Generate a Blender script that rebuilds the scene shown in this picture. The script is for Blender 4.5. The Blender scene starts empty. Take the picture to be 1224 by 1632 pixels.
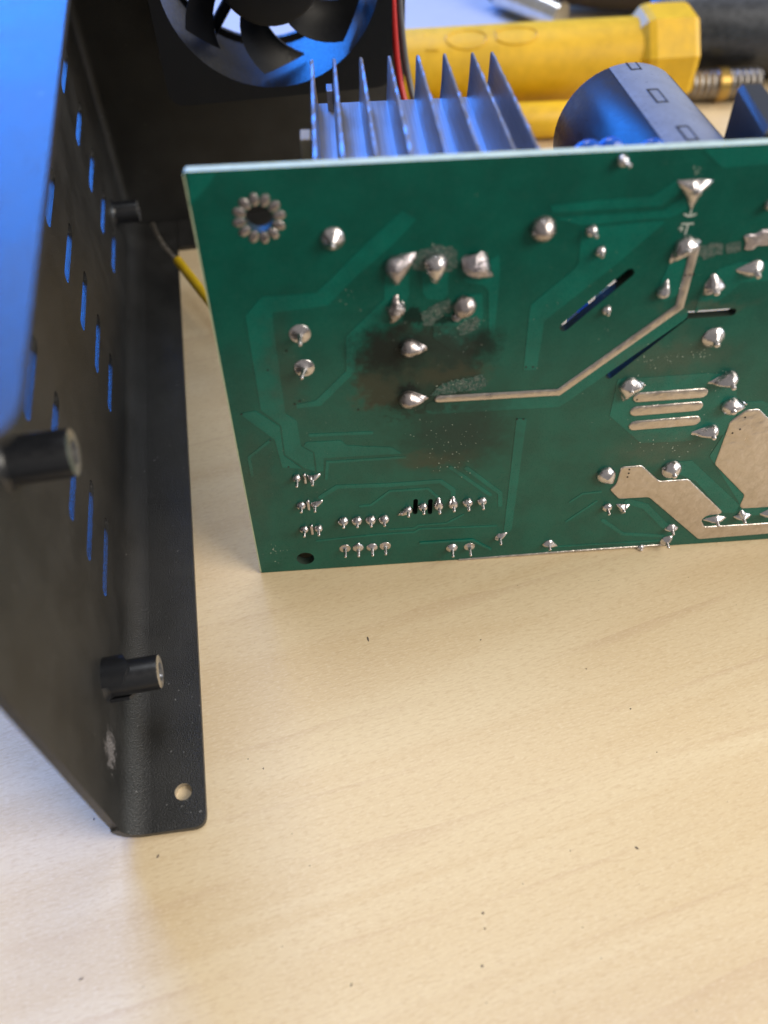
import bpy, bmesh, math, random
from mathutils import Vector, Matrix
from mathutils.geometry import tessellate_polygon
random.seed(7)
S = 0.001                     # everything below is written in millimetres
rad = math.radians
scene = bpy.context.scene
COL = scene.collection

# ------------------------------------------------------------------ camera
PITCH, ROLL, CAM_H, F_PX = rad(53.0), rad(0.8), 132.7, 1322.0
cam_d = bpy.data.cameras.new('camera')
cam = bpy.data.objects.new('camera', cam_d); COL.objects.link(cam)
Fv = Vector((0, math.cos(PITCH), -math.sin(PITCH)))
R0 = Vector((1, 0, 0)); U0 = R0.cross(Fv)
Rv = math.cos(ROLL)*R0 - math.sin(ROLL)*U0
Uv = math.sin(ROLL)*R0 + math.cos(ROLL)*U0
m = Matrix.Identity(4)
for i in range(3):
    m[i][0] = Rv[i]; m[i][1] = Uv[i]; m[i][2] = -Fv[i]
m[2][3] = CAM_H*S
cam.matrix_world = m
cam_d.sensor_fit = 'HORIZONTAL'; cam_d.sensor_width = 36.0
cam_d.lens = 36.0*F_PX/1224.0
cam_d.clip_start = 0.01; cam_d.clip_end = 50.0
cam_d.dof.use_dof = True
cam_d.dof.focus_distance = 0.147
cam_d.dof.aperture_fstop = 17.0
scene.camera = cam
scene.render.resolution_x, scene.render.resolution_y = 768, 1024

# ------------------------------------------------------------------ light
world = bpy.data.worlds.new('World'); scene.world = world; world.use_nodes = True
bg = world.node_tree.nodes['Background']
bg.inputs[0].default_value = (1.0, 0.95, 0.90, 1); bg.inputs[1].default_value = 0.31

def area(name, loc, target, sx, sy, col, power):
    l = bpy.data.lights.new(name, 'AREA'); l.shape = 'RECTANGLE'; l.size = sx; l.size_y = sy
    l.color = col; l.energy = power
    o = bpy.data.objects.new(name, l); COL.objects.link(o)
    o.location = loc
    o.rotation_euler = (Vector(target) - Vector(loc)).to_track_quat('-Z', 'Y').to_euler()
    return o
# window with blue sky beyond the bench, and the soft room light above it
area('window_light', (-0.47, 1.06, 0.58), (0, 0.1, 0), 0.58, 0.85, (0.012, 0.225, 1.0), 28.0)
area('side_window_light', (1.15, 0.30, 0.40), (-0.04, 0.06, 0), 0.55, 0.45, (0.80, 0.90, 1.0), 6.0)
area('room_light', (0.95, -0.28, 0.80), (0, 0.06, 0), 0.7, 0.7, (1.0, 0.91, 0.78), 15.0)
area('ceiling_light', (-0.05, 0.62, 1.45), (0, 0.05, 0), 0.7, 0.6, (0.93, 0.96, 1.0), 10.5)

scene.view_settings.view_transform = 'Standard'; scene.view_settings.look = 'None'
scene.view_settings.gamma = 1.0; scene.view_settings.exposure = 0.0
scene.view_settings.use_curve_mapping = False
try:
    scene.cycles.use_denoising = True
    scene.cycles.max_bounces = 8
except Exception:
    pass

# ------------------------------------------------------------------ node helpers
class NT:
    def __init__(s, name):
        s.mat = bpy.data.materials.new(name); s.mat.use_nodes = True
        s.t = s.mat.node_tree; s.n = s.t.nodes; s.l = s.t.links
        s.p = s.n['Principled BSDF']
    def new(s, ty, **kw):
        x = s.n.new(ty)
        for k, v in kw.items(): setattr(x, k, v)
        return x
    def link(s, a, b): s.l.new(a, b)
    def set(s, node, key, v):
        if hasattr(v, 'is_output'): s.link(v, node.inputs[key])
        else: node.inputs[key].default_value = v
    def math(s, op, a, b=0.0, c=0.0, clamp=False):
        x = s.new('ShaderNodeMath', operation=op, use_clamp=clamp)
        s.set(x, 0, a); s.set(x, 1, b); s.set(x, 2, c); return x.outputs[0]
    def coord(s, scale=(1000, 1000, 1000), rot=(0, 0, 0), loc=(0, 0, 0)):
        tc = s.new('ShaderNodeTexCoord'); mp = s.new('ShaderNodeMapping')
        mp.inputs['Scale'].default_value = scale; mp.inputs['Rotation'].default_value = rot
        mp.inputs['Location'].default_value = loc
        s.link(tc.outputs['Object'], mp.inputs[0]); return mp.outputs[0]
    def noise(s, vec, scale, detail=2.0, rough=0.5, dist=0.0):
        x = s.new('ShaderNodeTexNoise'); s.link(vec, x.inputs['Vector'])
        x.inputs['Scale'].default_value = scale; x.inputs['Detail'].default_value = detail
        x.inputs['Roughness'].default_value = rough; x.inputs['Distortion'].default_value = dist
        return x.outputs['Fac']
    def ramp(s, v, a, b, smooth=True):
        x = s.new('ShaderNodeMapRange'); x.interpolation_type = 'SMOOTHSTEP' if smooth else 'LINEAR'
        s.set(x, 0, v); x.inputs[1].default_value = a; x.inputs[2].default_value = b
        x.inputs[3].default_value = 0; x.inputs[4].default_value = 1; return x.outputs[0]
    def mix(s, f, a, b):
        x = s.new('ShaderNodeMix', data_type='RGBA')
        s.set(x, 0, f)
        for k, v in ((6, a), (7, b)):
            if hasattr(v, 'is_output'): s.link(v, x.inputs[k])
            else: x.inputs[k].default_value = (*v, 1)
        return x.outputs[2]
    def bump(s, h, strength, dist, prev=None):
        x = s.new('ShaderNodeBump'); s.set(x, 'Height', h)
        x.inputs['Strength'].default_value = strength; x.inputs['Distance'].default_value = dist
        if prev is not None: s.link(prev, x.inputs['Normal'])
        return x.outputs[0]
    def base(s, v):
        if hasattr(v, 'is_output'): s.link(v, s.p.inputs['Base Color'])
        else: s.p.inputs['Base Color'].default_value = (*v, 1)
    def props(s, rough=None, metal=None, spec=None, coat=None, normal=None):
        if rough is not None: s.set(s.p, 'Roughness', rough)
        if metal is not None: s.set(s.p, 'Metallic', metal)
        if spec is not None: s.p.inputs['Specular IOR Level'].default_value = spec
        if coat is not None:
            s.p.inputs['Coat Weight'].default_value = coat; s.p.inputs['Coat Roughness'].default_value = 0.15
        if normal is not None: s.link(normal, s.p.inputs['Normal'])
        return s.mat

def simple(name, col, rough=0.5, metal=0.0, nscale=2.0, var=0.12, bstr=0.15, bdist=2e-5, spec=0.5):
    t = NT(name); v = t.coord()
    n = t.noise(v, nscale, 3); n2 = t.noise(v, nscale*0.17, 2)
    f = t.math('ADD', t.math('MULTIPLY', n, 0.5), t.math('MULTIPLY', n2, 0.5))
    f = t.ramp(f, 0.3, 0.7)
    t.base(t.mix(f, [c*(1-var) for c in col], [min(1, c*(1+var)) for c in col]))
    r = t.math('ADD', t.math('MULTIPLY', t.math('SUBTRACT', n, 0.5), 0.25), rough, clamp=True)
    return t.props(r, metal, spec, normal=t.bump(n, bstr, bdist))

# ------------------------------------------------------------------ board tracing homography (mm on the board face)
HM = (0.06495885140601125, -0.012710192859420644, -15.379664703581769, -0.006877605995451397,
      -0.10237496399661605, 96.4134291133451, -4.730033911204759e-05, -0.0004669930393531481)
def B(x, y):
    w = HM[6]*x + HM[7]*y + 1
    return ((HM[0]*x + HM[1]*y + HM[2])/w, (HM[3]*x + HM[4]*y + HM[5])/w)
def mmpx(x, y):                      # millimetres per traced unit, horizontally
    a = B(x-5, y); b = B(x+5, y)
    return math.hypot(b[0]-a[0], b[1]-a[1])/10
def BP(pts): return [B(*p) for p in pts]

# ------------------------------------------------------------------ materials
def blob(t, sep, cx, cz, rx, rz, soft, nz, amp):
    dx = t.math('DIVIDE', t.math('SUBTRACT', sep.outputs[0], cx), rx)
    dz = t.math('DIVIDE', t.math('SUBTRACT', sep.outputs[2], cz), rz)
    d = t.math('SQRT', t.math('ADD', t.math('MULTIPLY', dx, dx), t.math('MULTIPLY', dz, dz)))
    d = t.math('ADD', d, t.math('MULTIPLY', t.math('SUBTRACT', nz, 0.5), amp))
    return t.ramp(d, 1+soft, 1-soft)

def mask_material(name, col):
    t = NT(name); v = t.coord(); sep = t.new('ShaderNodeSeparateXYZ'); t.link(v, sep.inputs[0])
    n = t.noise(v, 0.16, 4, 0.6); nf = t.noise(v, 0.8, 4, 0.65); n3 = t.noise(v, 6.0, 3)
    c = t.mix(t.ramp(n, 0.3, 0.7), [k*0.86 for k in col], [k*1.14 for k in col])
    # dusty film and dried flux
    dust = t.math('MULTIPLY', t.ramp(nf, 0.5, 0.85), 0.07)
    c = t.mix(dust, c, (0.10, 0.13, 0.11))
    # scorched area, traced from the burn; outlines broken up by warped noise
    wn = t.new('ShaderNodeTexNoise'); t.link(v, wn.inputs['Vector'])
    wn.inputs['Scale'].default_value = 0.30; wn.inputs['Detail'].default_value = 5.0; wn.inputs['Roughness'].default_value = 0.62
    off = t.new('ShaderNodeVectorMath', operation='SUBTRACT'); t.link(wn.outputs['Color'], off.inputs[0]); off.inputs[1].default_value = (0.5, 0.5, 0.5)
    sc = t.new('ShaderNodeVectorMath', operation='MULTIPLY_ADD'); t.link(off.outputs[0], sc.inputs[0]); sc.inputs[1].default_value = (9.0, 9.0, 9.0); t.link(v, sc.inputs[2])
    sepw = t.new('ShaderNodeSeparateXYZ'); t.link(sc.outputs[0], sepw.inputs[0])
    nh = t.noise(v, 1.7, 5, 0.7)
    wn2 = t.new('ShaderNodeTexNoise'); t.link(v, wn2.inputs['Vector'])
    wn2.inputs['Scale'].default_value = 0.9; wn2.inputs['Detail'].default_value = 4.0; wn2.inputs['Roughness'].default_value = 0.7
    of2 = t.new('ShaderNodeVectorMath', operation='SUBTRACT'); t.link(wn2.outputs['Color'], of2.inputs[0]); of2.inputs[1].default_value = (0.5, 0.5, 0.5)
    sc2 = t.new('ShaderNodeVectorMath', operation='MULTIPLY_ADD'); t.link(of2.outputs[0], sc2.inputs[0]); sc2.inputs[1].default_value = (3.6, 3.6, 3.6); t.link(v, sc2.inputs[2])
    sep2 = t.new('ShaderNodeSeparateXYZ'); t.link(sc2.outputs[0], sep2.inputs[0])
    def bl(x, y, rx, ry, soft, amp, nz=nf, sp_=None):
        u, w = B(x, y); k = mmpx(x, y)
        ky = abs(B(x, y-5)[1]-B(x, y+5)[1])/10
        return blob(t, sp_ or sepw, u, w, rx*k, ry*ky, soft, nz, amp)
    brown = t.math('MAXIMUM', bl(666, 596, 96, 74, 0.18, 0.7), t.math('MULTIPLY', bl(722, 690, 88, 66, 0.6, 0.8), 0.68))
    brown = t.math('MULTIPLY', brown, t.math('ADD', 0.72, t.math('MULTIPLY', nh, 0.5)), clamp=True)
    c = t.mix(t.math('MULTIPLY', brown, 0.76), c, (0.026, 0.031, 0.023))
    tan = t.math('MAXIMUM', bl(600, 626, 34, 26, 0.5, 0.8), bl(712, 598, 60, 14, 0.6, 0.8))
    tan = t.math('MAXIMUM', tan, bl(690, 735, 50, 12, 0.8, 0.8))
    c = t.mix(t.math('MULTIPLY', tan, 0.5), c, (0.070, 0.062, 0.038))
    grey = t.math('MAXIMUM', bl(722, 550, 56, 32, 0.5, 0.7), bl(735, 690, 55, 34, 0.8, 1.0))
    c = t.mix(t.math('MULTIPLY', grey, 0.5), c, (0.020, 0.030, 0.028))
    black = t.math('MAXIMUM', bl(617, 558, 52, 38, 0.60, 0.8), t.math('MULTIPLY', bl(768, 550, 24, 26, 0.7, 0.6), 0.85))
    black = t.math('MAXIMUM', black, bl(660, 505, 17, 13, 0.18, 0.9, nh, sep2))
    black = t.math('MAXIMUM', black, bl(703, 511, 22, 7, 0.2, 1.0, nh, sep2))
    black = t.math('MAXIMUM', black, bl(650, 622, 18, 8, 0.4, 0.9, nh, sep2))
    c = t.mix(t.math('MULTIPLY', black, 0.74), c, (0.006, 0.006, 0.007))
    # pale flux halos on the right half
    fl = t.math('MAXIMUM', bl(1075, 570, 70, 26, 0.8, 0.9), bl(1055, 718, 62, 20, 0.8, 0.9))
    fl = t.math('MAXIMUM', fl, bl(1120, 490, 60, 10, 0.8, 0.9))
    c = t.mix(t.math('MULTIPLY', fl, 0.42), c, (0.10, 0.10, 0.075))
    # faint brown haze beside the lower left trace
    c = t.mix(t.math('MULTIPLY', t.math('MAXIMUM', bl(455, 590, 22, 70, 0.8, 0.4), bl(395, 770, 30, 60, .9, .6)), 0.28), c, (0.07, 0.055, 0.04))
    t.base(c)
    r = t.math('ADD', 0.24, t.math('MULTIPLY', n3, 0.08))
    r = t.math('ADD', r, t.math('MULTIPLY', brown, 0.22))
    r = t.math('ADD', r, t.math('MULTIPLY', dust, 0.8), clamp=True)
    b = t.bump(n3, 0.10, 3e-5)
    b = t.bump(t.math('MULTIPLY', nf, t.math('ADD', brown, 0.12)), 0.35, 1.2e-4, b)
    t.link(t.math('SUBTRACT', 0.5, t.math('MULTIPLY', t.math('MAXIMUM', brown, black), 0.22)), t.p.inputs['Specular IOR Level'])
    return t.props(r, 0.0, normal=b)

M = {}
M['mask_bare'] = mask_material('solder_mask_over_laminate', (0.0, 0.094, 0.068))
M['mask_copper'] = mask_material('solder_mask_over_copper', (0.0, 0.136, 0.102))
M['laminate'] = simple('board_edge_laminate', (0.46, 0.52, 0.36), 0.7, nscale=5)
def solder_mat(name, col, rough, amp, bd, fine=2.2):
    t = NT(name); v = t.coord()
    n = t.noise(v, fine, 4, 0.6); n2 = t.noise(v, 0.6, 2)
    t.base(t.mix(t.ramp(n2, 0.3, 0.7), [c*0.92 for c in col], [min(1, c*1.06) for c in col]))
    r = t.math('ADD', rough, t.math('MULTIPLY', t.math('SUBTRACT', n2, 0.5), 0.35), clamp=True)
    return t.props(r, 1.0, normal=t.bump(n, amp, bd, t.bump(n2, 0.5, 4e-4)))
M['solder'] = solder_mat('solder', (0.63, 0.60, 0.62), 0.25, 0.30, 6e-5)
M['solder_dull'] = solder_mat('dull_solder', (0.50, 0.45, 0.45), 0.30, 0.45, 1.2e-4)
M['solder_rough'] = solder_mat('frosted_solder', (0.56, 0.52, 0.56), 0.20, 0.9, 1.8e-4, 2.6)
M['tin'] = solder_mat('tinned_copper', (0.63, 0.57, 0.535), 0.35, 0.3, 1.0e-4)
M['silk'] = simple('white_silkscreen', (0.62, 0.68, 0.64), 0.6)
t = NT('scraped_mask'); v = t.coord(); n = t.noise(v, 1.6, 5, 0.72); n2 = t.noise(v, 5.0, 3)
t.base(t.mix(t.ramp(n, 0.42, 0.62), (0.010, 0.085, 0.066), (0.12, 0.16, 0.145)))
M['scrape'] = t.props(0.42, 0.0, 0.5, normal=t.bump(n2, 0.9, 2e-4, t.bump(n, 0.8, 3e-4)))
M['flux'] = simple('dried_flux', (0.42, 0.50, 0.42), 0.35, nscale=4)
M['hole_wall'] = simple('cut_edge_in_shade', (0.022, 0.040, 0.030), 0.6)  # colour darkened to carry the shade of components behind the openings
def powder(name, col, rough):
    t = NT(name); v = t.coord(); sep = t.new('ShaderNodeSeparateXYZ'); t.link(v, sep.inputs[0])
    n = t.noise(v, 4.2, 2, 0.5); n2 = t.noise(v, 0.12, 3); n3 = t.noise(v, 0.8, 4, 0.7)
    c = t.mix(t.ramp(n2, 0.3, 0.7), [k*0.8 for k in col], [k*1.3 for k in col])
    sp = t.ramp(t.noise(v, 1.3, 2), 0.735, 0.76)
    c = t.mix(t.math('MULTIPLY', sp, 0.6), c, (0.25, 0.25, 0.25))
    t.base(c)
    r = t.math('ADD', rough, t.math('MULTIPLY', t.math('SUBTRACT', n2, 0.5), 0.2), clamp=True)
    return t, v, sep, c, r, n, n3
t, v, sep, c, r, n, n3 = powder('black_powder_coat', (0.020, 0.0195, 0.019), 0.37)
# worn patch on the panel close to its lower front corner, and the scuffed slot
dy = t.math('DIVIDE', t.math('SUBTRACT', sep.outputs[1], 48.3), 3.4)
dz = t.math('DIVIDE', t.math('SUBTRACT', sep.outputs[2], 10.2), 3.2)
dd = t.math('SQRT', t.math('ADD', t.math('MULTIPLY', dy, dy), t.math('MULTIPLY', dz, dz)))
dd = t.math('ADD', dd, t.math('MULTIPLY', t.math('SUBTRACT', n3, 0.5), 3.0))
wear = t.math('MULTIPLY', t.ramp(dd, 1.0, 0.5), 0.8)
c2 = t.mix(wear, c, t.mix(t.ramp(n, 0.45, 0.6), (0.06, 0.05, 0.045), (0.42, 0.40, 0.42)))
t.base(c2)
M['coat'] = t.props(r, 0.0, 0.5, normal=t.bump(n, 1.0, 1.5e-4))
M['bare_steel'] = solder_mat('bare_steel', (0.55, 0.55, 0.56), 0.3, 0.3, 8e-5)
M['black_plastic'] = simple('black_plastic', (0.010, 0.011, 0.014), 0.35, nscale=1.5)
M['fan_plastic'] = simple('fan_plastic', (0.005, 0.006, 0.009), 0.42, nscale=1.5, spec=0.35)
M['red_wire'] = simple('red_wire_jacket', (0.45, 0.02, 0.02), 0.4)
M['grey_wire'] = simple('grey_wire_jacket', (0.10, 0.10, 0.11), 0.4)
M['yellow_wire'] = simple('yellow_wire_jacket', (0.62, 0.40, 0.01), 0.38)
M['strand'] = solder_mat('tinned_strand', (0.62, 0.55, 0.46), 0.35, 0.5, 1e-4)
t = NT('extruded_aluminium'); v = t.coord((5200, 45, 5200))
n = t.noise(v, 1.0, 3, 0.6); v2 = t.coord(); n2 = t.noise(v2, 0.25, 3)
t.base(t.mix(t.ramp(n, 0.3, 0.75), (0.40, 0.39, 0.41), (0.56, 0.55, 0.57)))
rr = t.math('ADD', 0.34, t.math('MULTIPLY', n2, 0.12))
M['alu'] = t.props(rr, 1.0, normal=t.bump(n, 0.35, 5e-5))
M['sleeve'] = simple('navy_capacitor_sleeve', (0.005, 0.008, 0.018), 0.33, nscale=1.2, bstr=0.05, spec=0.30)
M['stripe'] = simple('grey_printed_stripe', (0.20, 0.22, 0.26), 0.32, nscale=1.6)
M['ink'] = simple('black_ink', (0.008, 0.008, 0.010), 0.4)
M['blue_disc'] = simple('blue_epoxy', (0.01, 0.09, 0.45), 0.2)
M['tape'] = simple('yellow_transformer_tape', (0.42, 0.34, 0.05), 0.35)
M['tan'] = simple('tan_paper_insulation', (0.42, 0.31, 0.17), 0.7)
M['black_comp'] = simple('black_epoxy_component', (0.018, 0.022, 0.024), 0.38, nscale=3)
M['yellow_plastic'] = simple('worn_yellow_plastic', (0.66, 0.385, 0.005), 0.48, nscale=0.35, var=0.13, bstr=0.2, bdist=1e-4)
M['dark_steel'] = simple('dark_grey_steel', (0.055, 0.06, 0.07), 0.36, 0.5, nscale=0.5, var=0.3)
M['brown_dark'] = simple('dark_brown_grip', (0.045, 0.032, 0.030), 0.5, nscale=0.1, var=0.4)
M['chrome'] = simple('polished_steel', (0.75, 0.76, 0.78), 0.18, 1.0)
M['old_steel'] = simple('tarnished_steel', (0.28, 0.25, 0.22), 0.4, 1.0, var=0.3)
M['brass'] = simple('brass', (0.45, 0.30, 0.09), 0.35, 1.0)
M['paper'] = simple('white_paper', (0.40, 0.42, 0.46), 0.8, nscale=0.3, var=0.03)
M['floor'] = simple('dark_floor', (0.06, 0.055, 0.05), 0.8, nscale=0.02)
M['crumb'] = simple('dark_crumb', (0.13, 0.10, 0.075), 0.7)

# varnished maple
t = NT('varnished_maple')
va = t.coord((1000, 1000, 1000), rot=(0, 0, rad(-17)))
def stretched(sx, sy):
    mp = t.new('ShaderNodeMapping'); mp.inputs['Scale'].default_value = (sx, sy, 1)
    t.link(va, mp.inputs[0]); return mp.outputs[0]
warp = t.noise(va, 0.018, 3, 0.55)
g1 = t.noise(stretched(0.010, 0.085), 1.0, 5, 0.55, 0.9)
wv = t.new('ShaderNodeTexWave', wave_type='BANDS', bands_direction='Y', wave_profile='SAW')
t.link(stretched(0.0035, 0.030), wv.inputs['Vector']); wv.inputs['Scale'].default_value = 0.9
wv.inputs['Distortion'].default_value = 9.0; wv.inputs['Detail'].default_value = 4.0; wv.inputs['Detail Scale'].default_value = 1.1
ring = t.math('MULTIPLY', t.ramp(wv.outputs['Fac'], 0.86, 1.0), t.ramp(t.noise(va, 0.03, 2), 0.35, 0.65))
pores = t.noise(stretched(0.55, 2.6), 1.0, 3, 0.6)
fleck = t.noise(stretched(1.2, 3.6), 1.0, 2, 0.5)
c = t.mix(t.ramp(g1, 0.30, 0.72), (0.635, 0.488, 0.300), (0.71, 0.58, 0.385))
c = t.mix(t.math('MULTIPLY', ring, 0.45), c, (0.53, 0.37, 0.235))
c = t.mix(t.math('MULTIPLY', t.ramp(warp, 0.45, 0.8), 0.35), c, (0.68, 0.52, 0.31))
c = t.mix(t.math('MULTIPLY', t.ramp(pores, 0.45, 0.72), 0.42), c, (0.50, 0.35, 0.20))
c = t.mix(t.math('MULTIPLY', t.ramp(fleck, 0.5, 0.72), 0.32), c, (0.80, 0.68, 0.50))
sp = t.ramp(t.noise(va, 0.42, 2, 0.5), 0.765, 0.80)
c = t.mix(t.math('MULTIPLY', sp, 0.3), c, (0.35, 0.26, 0.18))
t.base(c)
b = t.bump(fleck, 0.30, 1.0e-4); b = t.bump(pores, 0.20, 1.0e-4, b)
rgh = t.math('ADD', 0.34, t.math('MULTIPLY', g1, 0.12))
M['wood'] = t.props(rgh, 0.0, 0.45, normal=b)

# ------------------------------------------------------------------ mesh helpers
def link_obj(name, me, parent=None):
    o = bpy.data.objects.new(name, me); COL.objects.link(o)
    if parent is not None: o.parent = parent
    return o
def build(name, verts, faces, mats, parent=None, smooth=False, fmat=None, scale=S, sharp=None):
    me = bpy.data.meshes.new(name)
    me.from_pydata([tuple(c*scale for c in v) for v in verts], [], faces)
    for k in (mats if isinstance(mats, (list, tuple)) else [mats]): me.materials.append(M[k])
    if fmat:
        for p, i in zip(me.polygons, fmat): p.material_index = i
    bm = bmesh.new(); bm.from_mesh(me)
    bmesh.ops.recalc_face_normals(bm, faces=bm.faces[:]); bm.to_mesh(me); bm.free()
    if smooth:
        me.shade_smooth()
        if sharp is not None: me.set_sharp_from_angle(angle=rad(sharp))
    me.update()
    return link_obj(name, me, parent)
def empty(name, loc=(0, 0, 0), rot=(0, 0, 0)):
    o = bpy.data.objects.new(name, None); COL.objects.link(o)
    o.location = [c*S for c in loc]; o.rotation_euler = rot
    o.empty_display_size = 0.01
    return o
def tag(o, label, cat, group=None, kind=None):
    o['label'] = label; o['category'] = cat
    if group: o['group'] = group
    if kind: o['kind'] = kind
    return o
def circle(cx, cy, r, n=28, ry=None, a0=0.0):
    ry = r if ry is None else ry
    return [(cx+r*math.cos(a0+2*math.pi*i/n), cy+ry*math.sin(a0+2*math.pi*i/n)) for i in range(n)]
def round_poly(pts, r, n=5):
    out = []; k = len(pts)
    for i in range(k):
        p0, p1, p2 = Vector(pts[i-1]), Vector(pts[i]), Vector(pts[(i+1) % k])
        a = (p0-p1); b = (p2-p1); la, lb = a.length, b.length; a.normalize(); b.normalize()
        rr_ = r[i] if isinstance(r, (list, tuple)) else r
        d = min(rr_, la*0.45, lb*0.45)
        if d < 1e-6: out.append(tuple(p1)); continue
        s, e = p1+a*d, p1+b*d
        for j in range(n+1):
            q = j/n; out.append(tuple((1-q)**2*s + 2*q*(1-q)*p1 + q*q*e))
    return out
def strip_poly(pts, w, caps=True):
    """outline of a ribbon of width w along pts, round ends"""
    P = [Vector(p) for p in pts]; L = []; R = []
    for i, p in enumerate(P):
        if i == 0: d = (P[1]-P[0]).normalized(); nn = Vector((-d.y, d.x)); k = 1
        elif i == len(P)-1: d = (P[-1]-P[-2]).normalized(); nn = Vector((-d.y, d.x)); k = 1
        else:
            d1 = (P[i]-P[i-1]).normalized(); d2 = (P[i+1]-P[i]).normalized()
            n1 = Vector((-d1.y, d1.x)); n2 = Vector((-d2.y, d2.x)); nn = (n1+n2).normalized()
            k = 1/max(0.5, nn.dot(n1))
        L.append(p+nn*w/2*k); R.append(p-nn*w/2*k)
    out = list(L)
    def cap(c, frm):
        a0 = math.atan2(frm.y-c.y, frm.x-c.x)
        return [c+Vector((math.cos(a0-math.pi*j/6), math.sin(a0-math.pi*j/6)))*w/2 for j in range(1, 6)]
    if caps: out += cap(P[-1], L[-1])
    out += R[::-1]
    if caps: out += cap(P[0], R[0])
    return [tuple(q) for q in out]
def plate(name, outer, holes, h0, h1, mp, mats, parent=None):
    """flat plate with real openings; outline in 2D, mp(a, b, h) -> local mm; mats: [face, side]"""
    loops = [outer]+list(holes)
    flat = [p for l in loops for p in l]; n = len(flat)
    tris = tessellate_polygon([[Vector((p[0], p[1], 0)) for p in l] for l in loops])
    verts = [mp(p[0], p[1], h0) for p in flat]+[mp(p[0], p[1], h1) for p in flat]
    faces = []; fm = []
    for t_ in tris:
        faces.append(tuple(t_)); fm.append(0)
        faces.append(tuple(i+n for i in t_[::-1])); fm.append(0)
    off = 0
    for li, l in enumerate(loops):
        k = len(l)
        for i in range(k):
            a, b_ = off+i, off+(i+1) % k
            faces.append((a, b_, b_+n, a+n)); fm.append(1 if li == 0 else min(2, len(mats)-1))
        off += k
    if len(mats) == 1: fm = None
    return build(name, verts, faces, mats, parent, fmat=fm)
def tube(name, path, r, mats, parent=None, n=12, cap=True, radii=None, smooth=True):
    P = [Vector(p) for p in path]; verts = []; faces = []
    up = Vector((0, 0, 1))
    for i, p in enumerate(P):
        d = (P[min(i+1, len(P)-1)]-P[max(i-1, 0)]).normalized()
        a = d.cross(up)
        if a.length < 1e-3: a = d.cross(Vector((0, 1, 0)))
        a.normalize(); b = a.cross(d).normalized()
        rr_ = radii[i] if radii else r
        for j in range(n):
            q = 2*math.pi*j/n; verts.append(p+a*rr_*math.cos(q)+b*rr_*math.sin(q))
    for i in range(len(P)-1):
        for j in range(n):
            a0 = i*n+j; a1 = i*n+(j+1) % n
            faces.append((a0, a1, a1+n, a0+n))
    if cap:
        faces.append(tuple(range(n))); faces.append(tuple(range((len(P)-1)*n, len(P)*n)))
    return build(name, verts, faces, mats, parent, smooth=smooth, sharp=50)
def spline(pts, k=8):
    P = [Vector(p) for p in pts]; out = []
    for i in range(len(P)-1):
        p0 = P[max(i-1, 0)]; p1 = P[i]; p2 = P[i+1]; p3 = P[min(i+2, len(P)-1)]
        for j in range(k):
            t_ = j/k
            out.append(0.5*((2*p1)+(-p0+p2)*t_+(2*p0-5*p1+4*p2-p3)*t_*t_+(-p0+3*p1-3*p2+p3)*t_**3))
    out.append(P[-1]); return out
def box(name, lo, hi, mats, parent=None, bev=0.0):
    bm = bmesh.new(); bmesh.ops.create_cube(bm, size=1.0)
    for v_ in bm.verts:
        v_.co = Vector([(lo[i]+(v_.co[i]+0.5)*(hi[i]-lo[i]))*S for i in range(3)])
    if bev: bmesh.ops.bevel(bm, geom=bm.edges[:], offset=bev*S, segments=2, affect='EDGES', profile=0.6)
    me = bpy.data.meshes.new(name); bm.to_mesh(me); bm.free()
    me.materials.append(M[mats]); return link_obj(name, me, parent)

# ================================================================== SETTING
TE = 3.0                              # front edge of the bench, just below the frame
tb = build('tabletop', [(-900, TE+2, 0), (900, TE+2, 0), (900, 900, 0), (-900, 900, 0), (-900, TE, -2), (900, TE, -2),
                        (-900, TE, -28), (900, TE, -28), (900, 900, -28), (-900, 900, -28)],
           [(0, 1, 2, 3), (0, 1, 5, 4), (4, 5, 7, 6), (6, 7, 8, 9), (2, 3, 9, 8), (1, 2, 8, 7, 5), (0, 3, 9, 6, 4)], 'wood')
tb['kind'] = 'structure'
fl = build('floor', [(-3000, -3000, -780), (3000, -3000, -780), (3000, 3000, -780), (-3000, 3000, -780)], [(0, 1, 2, 3)], 'floor')
fl['kind'] = 'structure'

# ================================================================== CIRCUIT BOARD
board = empty('circuit_board', (-23.58, 85.8, 0.19), (rad(-6.65), 0, rad(3.634)))
tag(board, 'green power supply circuit board on edge, solder side forward, scorched brown around burnt joints', 'circuit board')
BW, BH, BT = 190.0, 77.1, 1.6
front = lambda a, b, h: (a, -h, b)           # h grows towards the viewer, off the solder side
holes = []
mu, mv = B(413, 351); holes.append(circle(mu, mv, 1.8, 32))
hu, hv = B(487, 891); holes.append(circle(hu, hv, 1.65, 28))
k = mmpx(950, 480)
holes.append(strip_poly(BP([(899, 523), (1003, 437)]), 15*k))
k = mmpx(1050, 540)
holes.append(strip_poly(BP([(971, 600), (1094, 504), (1166, 499)]), 13*k))
k = mmpx(672, 808)
for x in (662, 685.5): holes.append(strip_poly(BP([(x+0.5, 799), (x-0.5, 818)]), 7.5*k))
plate('substrate', round_poly([(0, 0), (BW, 0), (BW, BH), (0, BH)], 0.5, 3), holes, 0, -BT, front, ['mask_bare', 'laminate', 'hole_wall'], board)

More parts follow.
